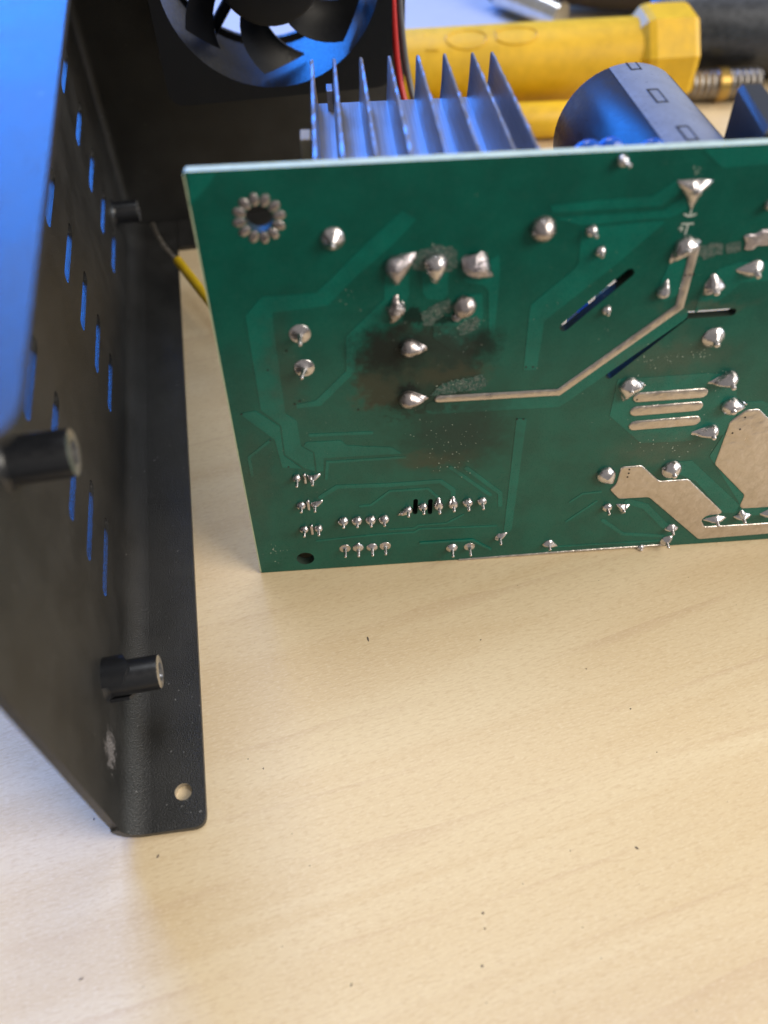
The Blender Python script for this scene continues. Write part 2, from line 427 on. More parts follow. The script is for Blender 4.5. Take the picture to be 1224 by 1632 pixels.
plate('raw_edge', [(-0.01, 0.3), (0.2, 0.3), (0.2, BH-0.3), (-0.01, BH-0.3)], [], -0.3, 0.02, front, ['laminate'], board)
def trace(pts, w=None, h=0.055, mat='mask_copper', name='copper_trace', rnd=0.15, parent=board, h0=0.0):
    if w is None: out = round_poly(BP(pts), rnd, 2)
    else:
        x = sum(p[0] for p in pts)/len(pts); y = sum(p[1] for p in pts)/len(pts)
        out = strip_poly(BP(pts), w*mmpx(x, y))
    return plate(name, out, [], h0, h, front, [mat], parent)

# --- copper under the mask
trace([(391, 505), (417, 475), (503, 469), (530, 443), (575, 398), (640, 338), (664, 352), (620, 397), (568, 442), (522, 489),
       (434, 500), (436, 524), (455, 661), (473, 672), (480, 712), (499, 723), (502, 752), (487, 748), (454, 725), (448, 679), (416, 655)])
trace([(385, 660), (407, 656), (446, 681), (452, 727), (481, 748), (450, 746), (438, 702), (386, 664)])
trace([(431, 703), (397, 730), (402, 759)], 5)
trace([(494, 695), (592, 691)], 6)
trace([(488, 706), (543, 703), (552, 711), (624, 714), (640, 724), (516, 731), (515, 752), (505, 753), (501, 722), (483, 712)])
trace([(645, 730), (522, 738), (520, 764)], 5)
trace([(511, 793), (537, 777), (620, 774), (702, 768), (722, 782), (722, 796)], 8)
trace([(574, 808), (591, 806), (621, 784), (682, 780), (699, 795)], 4.5)
trace([(718, 746), (781, 790)], 6)
trace([(743, 747), (797, 787), (797, 806)], 7)
trace([(823, 668), (839, 669), (815, 846), (802, 852)])
trace([(505, 863), (600, 853), (660, 849), (668, 844), (790, 839)], 3.5)
trace([(620, 845), (659, 843), (667, 838), (711, 835), (738, 821)], 3.5)
trace([(670, 866), (752, 861), (781, 876)], 4.5, h=0.16)
trace([(612, 458), (612, 479), (551, 538), (552, 592), (503, 640), (472, 646), (473, 652), (511, 648), (566, 594), (568, 560), (600, 530), (640, 505), (652, 470), (652, 440), (614, 440)])
trace([(673, 430), (714, 430), (714, 470), (705, 480), (680, 478), (673, 468)])
trace([(738, 447), (795, 407), (797, 432), (788, 532), (779, 532), (778, 466), (770, 456), (744, 453)])
trace([(745, 472), (768, 470), (770, 500), (764, 540), (720, 560), (690, 540), (690, 510), (735, 500)])
trace([(925, 375), (922, 420), (915, 430), (846, 487), (843, 502), (834, 591), (855, 591), (867, 513), (985, 420), (1060, 355), (1028, 356), (928, 366)])
trace([(876, 330), (960, 321), (1038, 315), (1077, 289), (1086, 302), (1079, 311), (1053, 330), (879, 341)])
trace([(885, 350), (1056, 338), (1090, 315), (1100, 330), (1078, 345), (1064, 349), (1030, 351), (925, 361)])
trace([(984, 606), (1128, 596), (1172, 600), (1176, 690), (1094, 704), (1020, 707), (971, 664)])
trace([(1080, 737), (1102, 735), (1178, 806), (1170, 818), (1152, 818), (1108, 768), (1082, 757)])
trace([(1130, 728), (1186, 642), (1215, 640), (1250, 660), (1250, 822), (1180, 822), (1176, 800)])
trace([(1076, 390), (1064, 426), (1052, 452), (1046, 476), (1058, 482), (1082, 470), (1094, 420)])
trace([(1106, 500), (1120, 455), (1145, 430), (1176, 420), (1250, 416), (1250, 446), (1180, 452), (1150, 478)])
trace([(1150, 270), (1250, 262), (1250, 232), (1120, 240)])
trace([(300, 281), (345, 278), (330, 300), (303, 330)])
trace([(908, 801), (928, 788), (957, 785)], 4)
trace([(902, 832), (950, 800)], 4)
trace([(1000, 800), (1028, 808), (1062, 842)], 11)
trace([(960, 830), (992, 852), (1054, 855)], 6)
trace([(690, 651), (888, 640), (985, 572), (1082, 504)], 26, h=0.045)
for a in ((800, 892), (1050, 876)), ((885, 872), (1058, 862)):
    trace(a, 3.0)

# --- bare tinned copper
def tinned(pts, w=None, name='solder_coated_track', h=0.26, rnd=0.5, mat='tin'):
    if w is None: out = round_poly(BP(pts), rnd, 3)
    else:
        x = sum(p[0] for p in pts)/len(pts); y = sum(p[1] for p in pts)/len(pts)
        out = strip_poly(BP(pts), w*mmpx(x, y))
    # softly crowned: base ring, shoulder ring inset, flat top
    n = len(out); cx = [Vector(p) for p in out]
    area2 = sum(cx[i].x*cx[(i+1) % n].y-cx[(i+1) % n].x*cx[i].y for i in range(n))
    sgn = 1 if area2 > 0 else -1
    def inset(d):
        res = []
        for i in range(n):
            t_ = (cx[(i+1) % n]-cx[i-1])
            if t_.length < 1e-6: t_ = Vector((1, 0))
            t_.normalize(); res.append(cx[i]+Vector((-t_.y, t_.x))*d*sgn)
        return res
    rings = [(0.0, 0.0), (0.04, 0.6*h), (0.14, 0.88*h), (0.30, h)]
    verts = []; faces = []
    for d, hh in rings:
        verts += [front(p.x, p.y, hh) for p in inset(d)]
    for r_ in range(len(rings)-1):
        for i in range(n):
            a, b_ = r_*n+i, r_*n+(i+1) % n
            faces.append((a, b_, b_+n, a+n))
    top = [Vector((p.x, p.y, 0)) for p in inset(rings[-1][0])]
    for t_ in tessellate_polygon([top]): faces.append(tuple(i+(len(rings)-1)*n for i in t_))
    return build(name, verts, faces, mat, board, smooth=True, sharp=60)
tinned([(699, 637), (890, 626), (1082, 490), (1107, 396)], 13.5)
tinned([(1018, 634), (1118, 627)], 19)
tinned([(1013, 656), (1110, 648)], 19)
tinned([(1011, 679), (1106, 671)], 19)
Z8 = lambda pts: [(880+a/3.558, 520+b_/3.558) for a, b_ in pts]
tinned(Z8([(390, 800), (505, 790), (605, 880), (770, 868), (962, 1052), (950, 1066), (872, 1076), (842, 1100), (862, 1138), (1300, 1112),
           (1300, 1170), (825, 1208), (545, 970), (375, 980), (325, 930), (365, 890)]), h=0.22)
tinned(Z8([(1008, 540), (1100, 475), (1170, 470), (1300, 600), (1300, 1022), (1070, 1035), (1060, 1020), (1088, 960), (918, 785)]), h=0.22)
tinned([(732, 893), (900, 880), (1058, 869)], 4.0, h=0.2)
tinned([(1183, 378), (1193, 374), (1203, 375), (1213, 367), (1250, 366), (1250, 392), (1204, 393), (1199, 400), (1183, 400), (1188, 388)], h=0.3, mat='solder_rough')

# scraped strip between two joints, silkscreen marks
def scrape(pts, h=0.07, amp=0.34):
    P = BP(pts); out = []; rnd = random.Random(int(pts[0][0]))
    for i in range(len(P)):
        a = Vector(P[i]); b_ = Vector(P[(i+1) % len(P)]); k_ = max(2, int((b_-a).length/0.28))
        for q in range(k_): out.append(tuple(a.lerp(b_, q/k_)+Vector((rnd.uniform(-amp, amp), rnd.uniform(-amp, amp)))*0.6))
    plate('scraped_patch', out, [], 0, h, front, ['scrape'], board)
scrape([(1116, 392), (1140, 389), (1152, 390), (1150, 406), (1122, 414), (1112, 408)])
scrape([(1156, 391), (1180, 386), (1181, 402), (1156, 406)], amp=0.2)
scrape([(668, 402), (700, 392), (728, 400), (730, 424), (720, 434), (668, 433), (655, 430), (657, 412)])
scrape([(684, 632), (705, 612), (740, 604), (768, 598), (778, 612), (770, 620), (700, 630)])
scrape([(726, 524), (742, 512), (758, 504), (766, 512), (760, 526), (744, 534), (732, 534)], 0.075)
scrape([(672, 500), (700, 484), (716, 476), (722, 492), (704, 506), (690, 520), (676, 522)], 0.068, 0.45)
def silk(pts, w=2.2):
    return trace(pts, w, h=0.085, mat='silk', name='silkscreen_mark', h0=0.03)
silk([(1101, 337), (1099, 345)]); silk([(1090, 343), (1095, 346), (1101, 346), (1108, 343)])
silk([(1086, 359), (1104, 358)]); silk([(1096, 359), (1091, 375)]); silk([(1081, 366), (1089, 366)], 1.4); silk([(1085, 362), (1085, 371)], 1.4)

# --- solder joints
def joint(x, y, r, tails=(), h=1.0, shape='cone', lead=None, mat='solder', name='solder_joint', ld=(0, -0.15), lr=0.32, N=30, jit=0.0, ry=None):
    """r: pad radius as traced; tails: teardrop tips; lead: stub length in mm"""
    u, w = B(x, y); R = r*mmpx(x, y); T = []
    for tx, ty in tails:
        a, b_ = B(tx, ty); D = math.hypot(a-u, b_-w); T.append((math.atan2(b_-w, a-u), max(D, R*1.05)))
    def rim(q):
        best = R
        for ph, D in T:
            de = abs((q-ph+math.pi) % (2*math.pi)-math.pi); be = math.acos(min(1, R/D))
            if de < be: best = max(best, R/math.cos(be-de))
        return best
    prof = [(1.0, 0.0), (0.97, 0.05), (0.92, 0.1), (0.84, 0.2), (0.74, 0.33), (0.66, 0.4), (0.58, 0.52), (0.50, 0.6), (0.42, 0.70), (0.28, 0.85), (0.15, 0.96), (0.07, 0.99)]
    rnd = random.Random(int(x*31+y*7)); verts = []; faces = []; ph0 = rnd.random()*6
    for s, g in prof:
        for j in range(N):
            q = 2*math.pi*j/N; 
            rm_ = rim(q); rr_ = s*rm_
            if jit: rr_ *= 1+jit*0.3*math.sin(3*q+ph0)+jit*(rnd.random()-0.5)
            x_ = min(1.0, rr_/(R+0.62*(rm_-R)))
            if shape in ('dome', 'ball'): g = math.sqrt(max(0, 1-x_*x_))*(0.8 if shape == 'ball' else 1)+(0.2*(1-x_) if shape == 'ball' else 0)
            elif shape == 'cone': g = (1-x_)**0.95*0.85+0.15*math.sqrt(max(0, 1-x_*x_))
            else: g = (1-x_)**1.6
            g = max(g, 0.0)+0.24/h*min(1, (rm_/R-1)*8)*(1-s**7)*(1-g)
            hh = h*g*(1+(jit*1.6*(rnd.random()-0.5) if jit and s < 0.95 else 0))
            verts.append((u+rr_*math.cos(q), -hh-(0.075 if s < 1 else 0.0), w+rr_*math.sin(q)))
    nr = len(prof)
    for i in range(nr-1):
        for j in range(N):
            a = i*N+j; b_ = i*N+(j+1) % N
            faces.append((a, b_, b_+N, a+N))
    verts.append((u, -h-0.075, w)); top = len(verts)-1
    for j in range(N): faces.append(((nr-1)*N+j, (nr-1)*N+(j+1) % N, top))
    o = build(name, verts, faces, mat, board, smooth=True)
    if lead:
        a = Vector((u, -h*0.55, w)); d = Vector((ld[0], -1, ld[1])).normalized()
        e = a+d*(lead+h*0.45)
        tube('lead', [a, a+d*(lead*0.5), e-d*0.12, e-d*0.03, e], lr, 'solder', o, 10, radii=[lr*1.5, lr*1.1, lr, lr*0.85, lr*0.45])
    return o
joint(530, 382, 20, h=1.7, lead=0.5, lr=0.36)
joint(865, 366, 21, h=1.9, shape='ball', mat='solder_dull')
joint(478, 534, 17.5, h=0.7, lead=1.7, shape='fillet', mat='solder')
joint(485, 588, 16.5, h=0.8, lead=1.6, shape='fillet', ld=(-0.25, -0.1))
joint(632, 426, 20, [(632, 460), (669, 404)], h=1.7, shape='ball', mat='solder_rough', jit=0.05)
joint(694, 422, 20, [(694, 459)], h=1.9, shape='ball')
joint(757, 423, 22, [(789, 444)], h=1.6, shape='ball', mat='solder_rough', jit=0.16)
joint(631, 494, 15, [(631, 467), (623, 520)], h=1.4, shape='ball', mat='solder_dull', jit=0.14)
joint(740, 489, 19, [(728, 508)], h=1.7, shape='ball', mat='solder_dull', jit=0.06)
joint(728, 506, 8, h=0.7, shape='ball', mat='solder_dull', jit=0.25)
joint(652, 555, 16, [(686, 557)], h=1.6, shape='ball', mat='solder_dull')
joint(651, 637, 16, [(686, 636)], h=1.7, shape='ball', mat='solder_dull')
joint(991, 257, 10, h=1.0, shape='dome', lead=0.9, ld=(0.6, -0.1), lr=0.25)
joint(942, 369, 10, h=0.9, shape='dome', lead=0.9, ld=(0.35, -0.1), lr=0.25)
joint(956, 401, 9, h=0.9, shape='dome', lead=0.6, lr=0.25)
joint(966, 495, 8, h=0.7, shape='dome', lead=0.6, lr=0.22)
joint(1106, 302, 15, [(1077, 290), (1138, 289), (1101, 337)], h=1.2, shape='cone', lead=0.3, lr=0.5)
joint(1091, 393, 16, [(1063, 424), (1120, 387)], h=1.5, shape='ball', lead=0.3, lr=0.4)
joint(1056, 466, 11, [(1065, 444)], h=1.3, shape='ball')
joint(1136, 458, 15, [(1137, 435), (1158, 458), (1119, 472)], h=1.4, shape='cone', lead=0.5, lr=0.42)
joint(1201, 430, 15, [(1168, 433)], h=1.3, shape='cone', lead=0.7, lr=0.4)
joint(1136, 539, 18, h=1.6, shape='cone', lead=0.5, lr=0.45)
joint(1002, 616, 16, [(1031, 615), (992, 642)], h=1.5, shape='ball', lead=0.3, lr=0.35)
joint(1161, 604, 14, [(1125, 612)], h=1.9, shape='ball', lead=0.7, lr=0.4)
joint(1163, 647, 15, [(1192, 645)], h=1.7, shape='ball', lead=0.3, lr=0.5)
joint(1132, 687, 12, [(1091, 693)], h=1.6, shape='ball', lead=0.5, lr=0.38)
joint(965, 757, 15, [(978, 772)], h=1.5, shape='ball')
joint(1069, 748, 16, h=1.6, shape='ball', lead=0.5, ld=(0.15, -0.2), lr=0.45)
joint(967, 809, 8, h=0.7, shape='dome', lead=1.1, lr=0.28)
joint(992, 809, 7, [(981, 804), (1005, 804), (992, 822)], h=0.9, shape='cone', lead=0.4, lr=0.25)
joint(1069, 842, 8, [(1057, 844), (1082, 842)], h=1.0, shape='cone', lead=0.7, lr=0.28)
joint(1061, 862, 9, [(1050, 868), (1072, 854)], h=0.9, shape='cone', lead=1.0, lr=0.28)
joint(1140, 828, 8, [(1117, 829), (1160, 825)], h=1.0, shape='cone', lead=0.9, lr=0.3)
joint(1182, 823, 8, [(1166, 825), (1199, 821), (1180, 812)], h=1.1, shape='cone', lead=0.8, lr=0.3)
joint(1226, 818, 10, [(1208, 820)], h=1.1, shape='cone', lead=0.8, lr=0.3)
joint(1226, 327, 9, h=0.9, shape='dome', lead=0.5, lr=0.25)
joint(796, 856, 7, [(810, 848), (787, 860)], h=0.8, shape='cone', lead=1.1, lr=0.26)
joint(874, 867, 8, [(889, 871), (863, 869)], h=0.9, shape='cone', lead=0.7, lr=0.28)
joint(1020, 873, 6, h=0.6, shape='dome', lead=0.3, lr=0.25)
joint(720, 874, 9.5, h=0.9, shape='cone', lead=1.2, lr=0.28)
joint(748, 872, 8.5, h=0.6, shape='fillet', lead=1.5, lr=0.25)
joint(650, 813, 8, [(633, 823)], h=0.8, shape='dome', lead=0.9, lr=0.28)
joint(674, 808, 8, h=0.8, shape='dome', lead=1.0, lr=0.28)
joint(699, 806, 8, [(699, 791)], h=0.9, shape='dome', lead=1.1, lr=0.28)
joint(722, 804, 8, [(722, 789)], h=0.9, shape='dome', lead=0.9, lr=0.28)
joint(745, 801, 8.5, h=0.9, shape='dome', lead=1.1, lr=0.28)
joint(768, 799, 8, h=0.8, shape='dome', lead=1.2, lr=0.28)
for i, (x, y) in enumerate([(547, 831), (569, 830), (591, 829), (612, 828)]): joint(x, y, 9, h=1.0, shape='ball', lead=0.7, lr=0.27)
joint(550, 875, 9, h=0.5, shape='fillet', lead=1.5, lr=0.27); joint(571, 874, 9, [(571, 865)], h=0.6, shape='cone', lead=1.4, lr=0.27)
joint(593, 873, 9, h=0.7, shape='cone', lead=1.3, lr=0.27); joint(614, 871, 9, h=0.5, shape='fillet', lead=1.5, lr=0.27)
joint(473, 762, 7.5, h=0.8, shape='dome', lead=1.3, lr=0.26); joint(498, 763, 7, [(514, 755), (490, 758)], h=0.9, shape='cone', lead=0.8, lr=0.28)
joint(480, 806, 8, h=0.8, shape='ball', lead=0.9, lr=0.28); joint(502, 805, 6.5, [(518, 797)], h=0.7, shape='cone', lead=1.0, lr=0.26)
joint(485, 844, 7.5, h=0.7, shape='dome', lead=1.1, lr=0.26); joint(508, 842, 7, h=0.8, shape='dome', lead=1.0, lr=0.26)
for x, y in ((486, 763), (491.5, 805), (497, 844)):
    tinned([(x-0.7, y-6), (x+1.2, y+6)], 5.5, 'solder_bar', h=0.45, mat='solder')
# ring of small solder bumps round the mounting hole
for i in range(12):
    q = 2*math.pi*(i+0.25)/12
    u = mu+2.62*math.cos(q); w = mv+2.62*math.sin(q)
    R = 0.66; N = 14; verts = []; faces = []
    ex = Vector((math.cos(q), math.sin(q))); ey = Vector((-ex.y, ex.x))
    for s in (1.0, 0.9, 0.65, 0.35):
        for j in range(N):
            a = 2*math.pi*j/N; p_ = Vector((u, w))+ex*(R*1.30*s*math.cos(a))+ey*(R*0.95*s*math.sin(a))
            verts.append((p_.x, -0.02-0.13*math.sqrt(max(0, 1-s*s)), p_.y))
    verts.append((u, -0.15, w))
    for r_ in range(3):
        for j in range(N): faces.append((r_*N+j, r_*N+(j+1) % N, (r_+1)*N+(j+1) % N, (r_+1)*N+j))
    for j in range(N): faces.append((3*N+j, 3*N+(j+1) % N, 4*N))
    build('solder_bump', verts, faces, 'solder_dull', board, smooth=True)
# dried flux crumbs: too small to pick apart
vs = []; fs = []
def crumb(vs, fs, c, r, flat=0.4):
    b0 = len(vs); k_ = random.randint(4, 6); a0 = random.random()*6
    for j in range(k_):
        q = a0+2*math.pi*j/k_; rr_ = r*random.uniform(0.6, 1.2)
        vs.append((c[0]+rr_*math.cos(q), c[1], c[2]+rr_*math.sin(q)))
    vs.append((c[0], c[1]-r*flat, c[2]))
    for j in range(k_): fs.append((b0+j, b0+(j+1) % k_, b0+k_))
for cx, cy, sx, sy, n_, r0, r1 in [(715, 700, 60, 40, 46, 0.04, 0.11), (700, 745, 45, 15, 16, 0.05, 0.14), (1045, 575, 45, 20, 26, 0.05, 0.14), (1120, 566, 18, 8, 12, 0.07, 0.15),
                                   (1060, 715, 60, 14, 22, 0.06, 0.16), (1108, 275, 16, 8, 7, 0.08, 0.15), (560, 480, 30, 20, 7, 0.05, 0.11), (440, 878, 14, 14, 14, 0.06, 0.15),
                                   (695, 500, 20, 14, 16, 0.05, 0.14), (745, 520, 20, 14, 16, 0.05, 0.13), (690, 400, 40, 10, 14, 0.05, 0.13), (735, 612, 30, 8, 18, 0.05, 0.13),
                                   (700, 560, 90, 180, 40, 0.03, 0.08), (1000, 560, 200, 250, 60, 0.03, 0.08), (480, 700, 80, 160, 40, 0.03, 0.07), (1140, 640, 40, 60, 12, 0.05, 0.1)]:
    for _ in range(n_):
        u, w = B(cx+random.gauss(0, sx*0.5), cy+random.gauss(0, sy*0.5))
        crumb(vs, fs, (u, -0.06, w), random.uniform(r0, r1))
fo = build('flux_residue', vs, fs, 'flux', board); fo['kind'] = 'stuff'
# small dark vias and pin holes
for x, y in [(478, 640), (470, 645), (385.5, 661), (431, 703), (457, 560.0), (427, 591), (838, 586), (849, 586), (571, 654), (460, 745), (1014, 637), (1186, 665), (1166, 690), (1178, 684), (1002, 748), (1001, 754), (999, 760), (1091, 439), (1098, 438), (1104, 438), (824, 669), (834, 669)]:
    u, w = B(x, y); plate('via_hole', circle(u, w, 0.17, 8), [], 0.05, 0.275 if x > 990 else 0.075, front, ['ink'], board)

# --- component side: heatsink
yb = BT
hs = box('heatsink', (15.9, yb+0.4, 66.6), (45.1, yb+36.6, 70.5), 'alu', board, 0.15)
hs['label'] = 'aluminium heatsink with eight upright fins'
for i, u in enumerate((16.3, 19.8, 24.0, 28.4, 32.9, 37.1, 41.5, 44.6)):
    b_ = 0.55; t0 = 0.36
    prof = [(u-b_, 70.3), (u-t0, 73), (u-t0*0.8, 76.6), (u-0.18, 77.0), (u+0.18, 77.0), (u+t0*0.8, 76.6), (u+t0, 73), (u+b_, 70.3)]
    vs = []; fs = []; NS = 26; k_ = len(prof); rnd = random.Random(i)
    for s in range(NS+1):
        yy = yb+0.4+36.4*s/NS
        for (a, z) in prof:
            nick = rnd.uniform(-0.05, 0.05) if z > 76 else 0
            vs.append((a+nick*0.6, yy, z+nick))
    for s in range(NS):
        for j in range(k_): fs.append((s*k_+j, s*k_+(j+1) % k_, (s+1)*k_+(j+1) % k_, (s+1)*k_+j))
    fs.append(tuple(range(k_))); fs.append(tuple(range(NS*k_, NS*k_+k_)))
    build('fin', vs, fs, 'alu', hs)
box('fin_stub', (18.35, yb+33.5, 70.4), (19.25, yb+36.6, 73.4), 'alu', hs, 0.08)
# capacitor
def cyl_y(name, cu, cv, r, y0, y1, mats, parent, n=48, rim=0.8):
    prof = [(0, y0), (r-rim, y0), (r-rim*0.3, y0+rim*0.3), (r, y0+rim), (r, y1-rim), (r-rim*0.3, y1-rim*0.3), (r-rim, y1), (r-rim*1.6, y1-0.25), (0, y1-0.25)]
    vs = []; fs = []
    for (q, y) in prof:
        for j in range(n): vs.append((cu+q*math.sin(2*math.pi*j/n), y, cv+q*math.cos(2*math.pi*j/n)))
    for i in range(len(prof)-1):
        for j in range(n): fs.append((i*n+j, i*n+(j+1) % n, (i+1)*n+(j+1) % n, (i+1)*n+j))
    return build(name, vs, fs, mats, parent, smooth=True, sharp=35)
CU, CV, CR = 66.0, 64.8, 10.9
cp = cyl_y('capacitor', CU, CV, CR, yb+0.3, 35.4, 'sleeve', board)
cp['label'] = 'dark blue electrolytic capacitor with grey printed stripe'
def arc_patch(name, a0, a1, y0, y1, r, mat, n=14):
    vs = []; fs = []
    for j in range(n+1):
        a = rad(a0+(a1-a0)*j/n)
        for y in (y0, y1):
            for rr_ in (r, r-0.05): vs.append((CU+rr_*math.sin(a), y, CV+rr_*math.cos(a)))
    for j in range(n):
        q = j*4
        fs += [(q, q+2, q+6, q+4), (q+1, q+5, q+7, q+3), (q, q+4, q+5, q+1), (q+2, q+3, q+7, q+6)]
    fs += [(0, 1, 3, 2), (n*4, n*4+2, n*4+3, n*4+1)]
    return build(name, vs, fs, mat, cp, smooth=True, sharp=40)
arc_patch('printed_stripe', -19, 31, yb+1.2, 34.5, CR+0.06, 'stripe')
for yc, hl in ((34.0, 2.6), (20.9, 2.6), (7.6, 2.4)):
    rm = CR+0.10; y0, y1 = yc-hl, min(yc+hl, 34.6); aw = 4.6; ac = -1.0
    for a, b2, c_, d_ in ((ac-aw, ac-aw+1.6, y0, y1), (ac+aw-1.2, ac+aw, y0, y1), (ac-aw+1.6, ac+aw-1.2, y0, y0+0.42)) + (((ac-aw+1.6, ac+aw-1.2, y1-0.42, y1),) if yc < 30 else ()):
        arc_patch('printed_mark', a, b2, c_, d_, rm, 'ink', 3)
# blue discs just behind the top edge, tan insulator, black package, taped transformer
def blobby(name, c, r, mat, parent):
    bm = bmesh.new(); bmesh.ops.create_uvsphere(bm, u_segments=24, v_segments=14, radius=1)
    for v_ in bm.verts: v_.co = Vector([(c[i]+v_.co[i]*r[i])*S for i in range(3)])
    me = bpy.data.meshes.new(name); bm.to_mesh(me); bm.free(); me.materials.append(M[mat]); me.shade_smooth()
    return link_obj(name, me, parent)
blobby('blue_disc_capacitor', (52.3, 6.2, 71.2), (3.2, 1.9, 4.9), 'blue_disc', board)
blobby('blue_disc_capacitor', (55.6, 7.4, 70.9), (3.0, 1.9, 4.9), 'blue_disc', board)
blobby('blue_disc_capacitor', (60.2, 2.6+1.6, 71.8), (3.2, 1.5, 4.9), 'blue_disc', board)
box('insulator_tab', (14.3, 13.0, 58.0), (15.7, 16.5, 75.1), 'tan', board, 0.2)
vs = []
for z in (58.0, 77.2, 78.0):
    g = 0.0 if z < 78 else 0.45
    for (a, y) in ((76.0+g, 17.9-g), (79.4-g, 17.8-g), (78.2-g, 2.6+g), (73.9+g, 2.6+g)): vs.append((a, y, z))
fs = [(0, 1, 2, 3), (8, 9, 10, 11)]+[(r_*4+j, r_*4+(j+1) % 4, r_*4+4+(j+1) % 4, r_*4+4+j) for r_ in range(2) for j in range(4)]
build('black_package', vs, fs, 'black_comp', board)
box('slot_dark_backing', (27.0, 2.2, 6.0), (42.0, 9.0, 18.0), 'black_comp', board, 0.4)  # added dark block, hidden behind the board, keeps the two small slots black
box('hole_dark_backing', (4.0, 2.4, 2.0), (14.0, 12.0, 9.0), 'black_comp', board, 0.4)  # added dark block that stops light showing through the bottom hole
box('transformer', (48.0, 12.0, 22.0), (57.4, 30.0, 37.5), 'tape', board, 0.6)
box('blue_resistor', (57.6, 9.0, 34.0), (60.2, 20.0, 44.0), 'blue_disc', board, 0.4)
box('terminal_block', (60.5, 7.0, 37.0), (64.6, 16.0, 48.0), 'laminate', board, 0.3)
box('relay', (62.0, 17.0, 14.0), (85.0, 30.0, 31.0), 'black_comp', board, 0.6)
for q in ((64.6, 33.4), (67.0, 35.8), (69.8, 38.4)):
    blobby('glint_bead', (q[0], 11.5, q[1]), (0.7, 1.2, 0.8), 'solder', board)  # shiny beads added as stand-ins for glints inside the bent slot

# ================================================================== METAL CASE
case = empty('metal_case', (-34.14, 0, 0), (0, 0, rad(9.58)))
tag(case, 'black powder coated steel case tray standing on its side, slotted panel, fan at the back', 'case')
PH, TH = 85.0, 1.2
D0, D1 = 38.0, 200.0
panel = lambda a, b_, h: (-h, a, b_)         # a depth, b height, h outwards to the left
slots = []
for row, z in enumerate((15.6, 24.6, 33.7, 43.1, 53.1)):
    for g in (72.9+row*1.15, 115.8+row*1.5, 160.4+row*1.75):
        slots.append(strip_poly([(g+1.1, z), (g+14.8, z)], 2.4))
holes = list(slots)
plate('base_panel', [(D0, 5.2), (D1-2.0, 5.2), (D1-2.0, PH-3.2), (D0, PH-3.2)], holes, 0, TH, panel, ['coat'], case)
def bend(name, c, r_in, a0, a1, ext, n=10, vert=False):
    """quarter bend of the sheet; c is the bend centre, ext the extent along the fold"""
    vs = []; fs = []; NS = 24
    for s in range(NS+1):
        e = ext[0]+(ext[1]-ext[0])*s/NS
        for rr_ in (r_in, r_in+TH):
            for j in range(n+1):
                a = rad(a0+(a1-a0)*j/n)
                p_ = (c[0]+rr_*math.cos(a), c[1]+rr_*math.sin(a))
                vs.append((p_[0], p_[1], e) if vert else (p_[0], e, p_[1]))
    K = 2*(n+1)
    for s in range(NS):
        for j in range(n):
            fs.append((s*K+j, s*K+j+1, (s+1)*K+j+1, (s+1)*K+j))
            q = s*K+n+1+j; fs.append((q, q+1, q+1+K, q+K))
        for j in (0, n): fs.append((s*K+j, s*K+n+1+j, (s+1)*K+n+1+j, (s+1)*K+j))
    for s in (0, NS):
        for j in range(n): fs.append((s*K+j, s*K+j+1, s*K+n+2+j, s*K+n+1+j))
    return build(name, vs, fs, 'coat', case, smooth=True, sharp=45)
bend('lower_fold', (4.0, 5.2), 4.0, 180, 270, (37.6, 199.8))
bend('upper_fold', (2.0, PH-3.2), 2.0, 180, 90, (42.0, D1-2.0))
bend('corner_fold', (2.0, D1-2.0), 2.0, 180, 90, (0.0, PH), vert=True)
flat = lambda a, b_, h: (a, b_, h)
plate('lower_lip', round_poly([(4.0, 37.6), (12.4, 37.2), (12.4, 199.8), (4.0, 199.8)], [0, 2.2, 0, 0], 6), [circle(9.0, 43.2, 1.35, 22)], 0.0, TH, flat, ['coat', 'coat', 'bare_steel'], case)
plate('upper_lip', round_poly([(2.0, 42.0), (12.8, 42.0), (12.8, D1-2), (2.0, D1-2)], [0, 4.5, 1.0, 0], 6), [], PH-TH, PH, flat, ['coat'], case)
FR, FZ, FD = 43.5, 66.7, 178.0
endw = lambda a, b_, h: (a, h, b_)
plate('end_wall', [(2.0, 0.0), (75.0, 0.0), (75.0, 91.5), (2.0, 91.5)], [circle(FR, FZ, 21.6, 48)], D1, D1+TH, endw, ['coat'], case)
plate('end_wall_lip', [(12.6, 187.6), (75.0, 187.6), (75.0, D1-0.2), (12.6, D1-0.2)], [], 0.0, TH, flat, ['coat'], case)
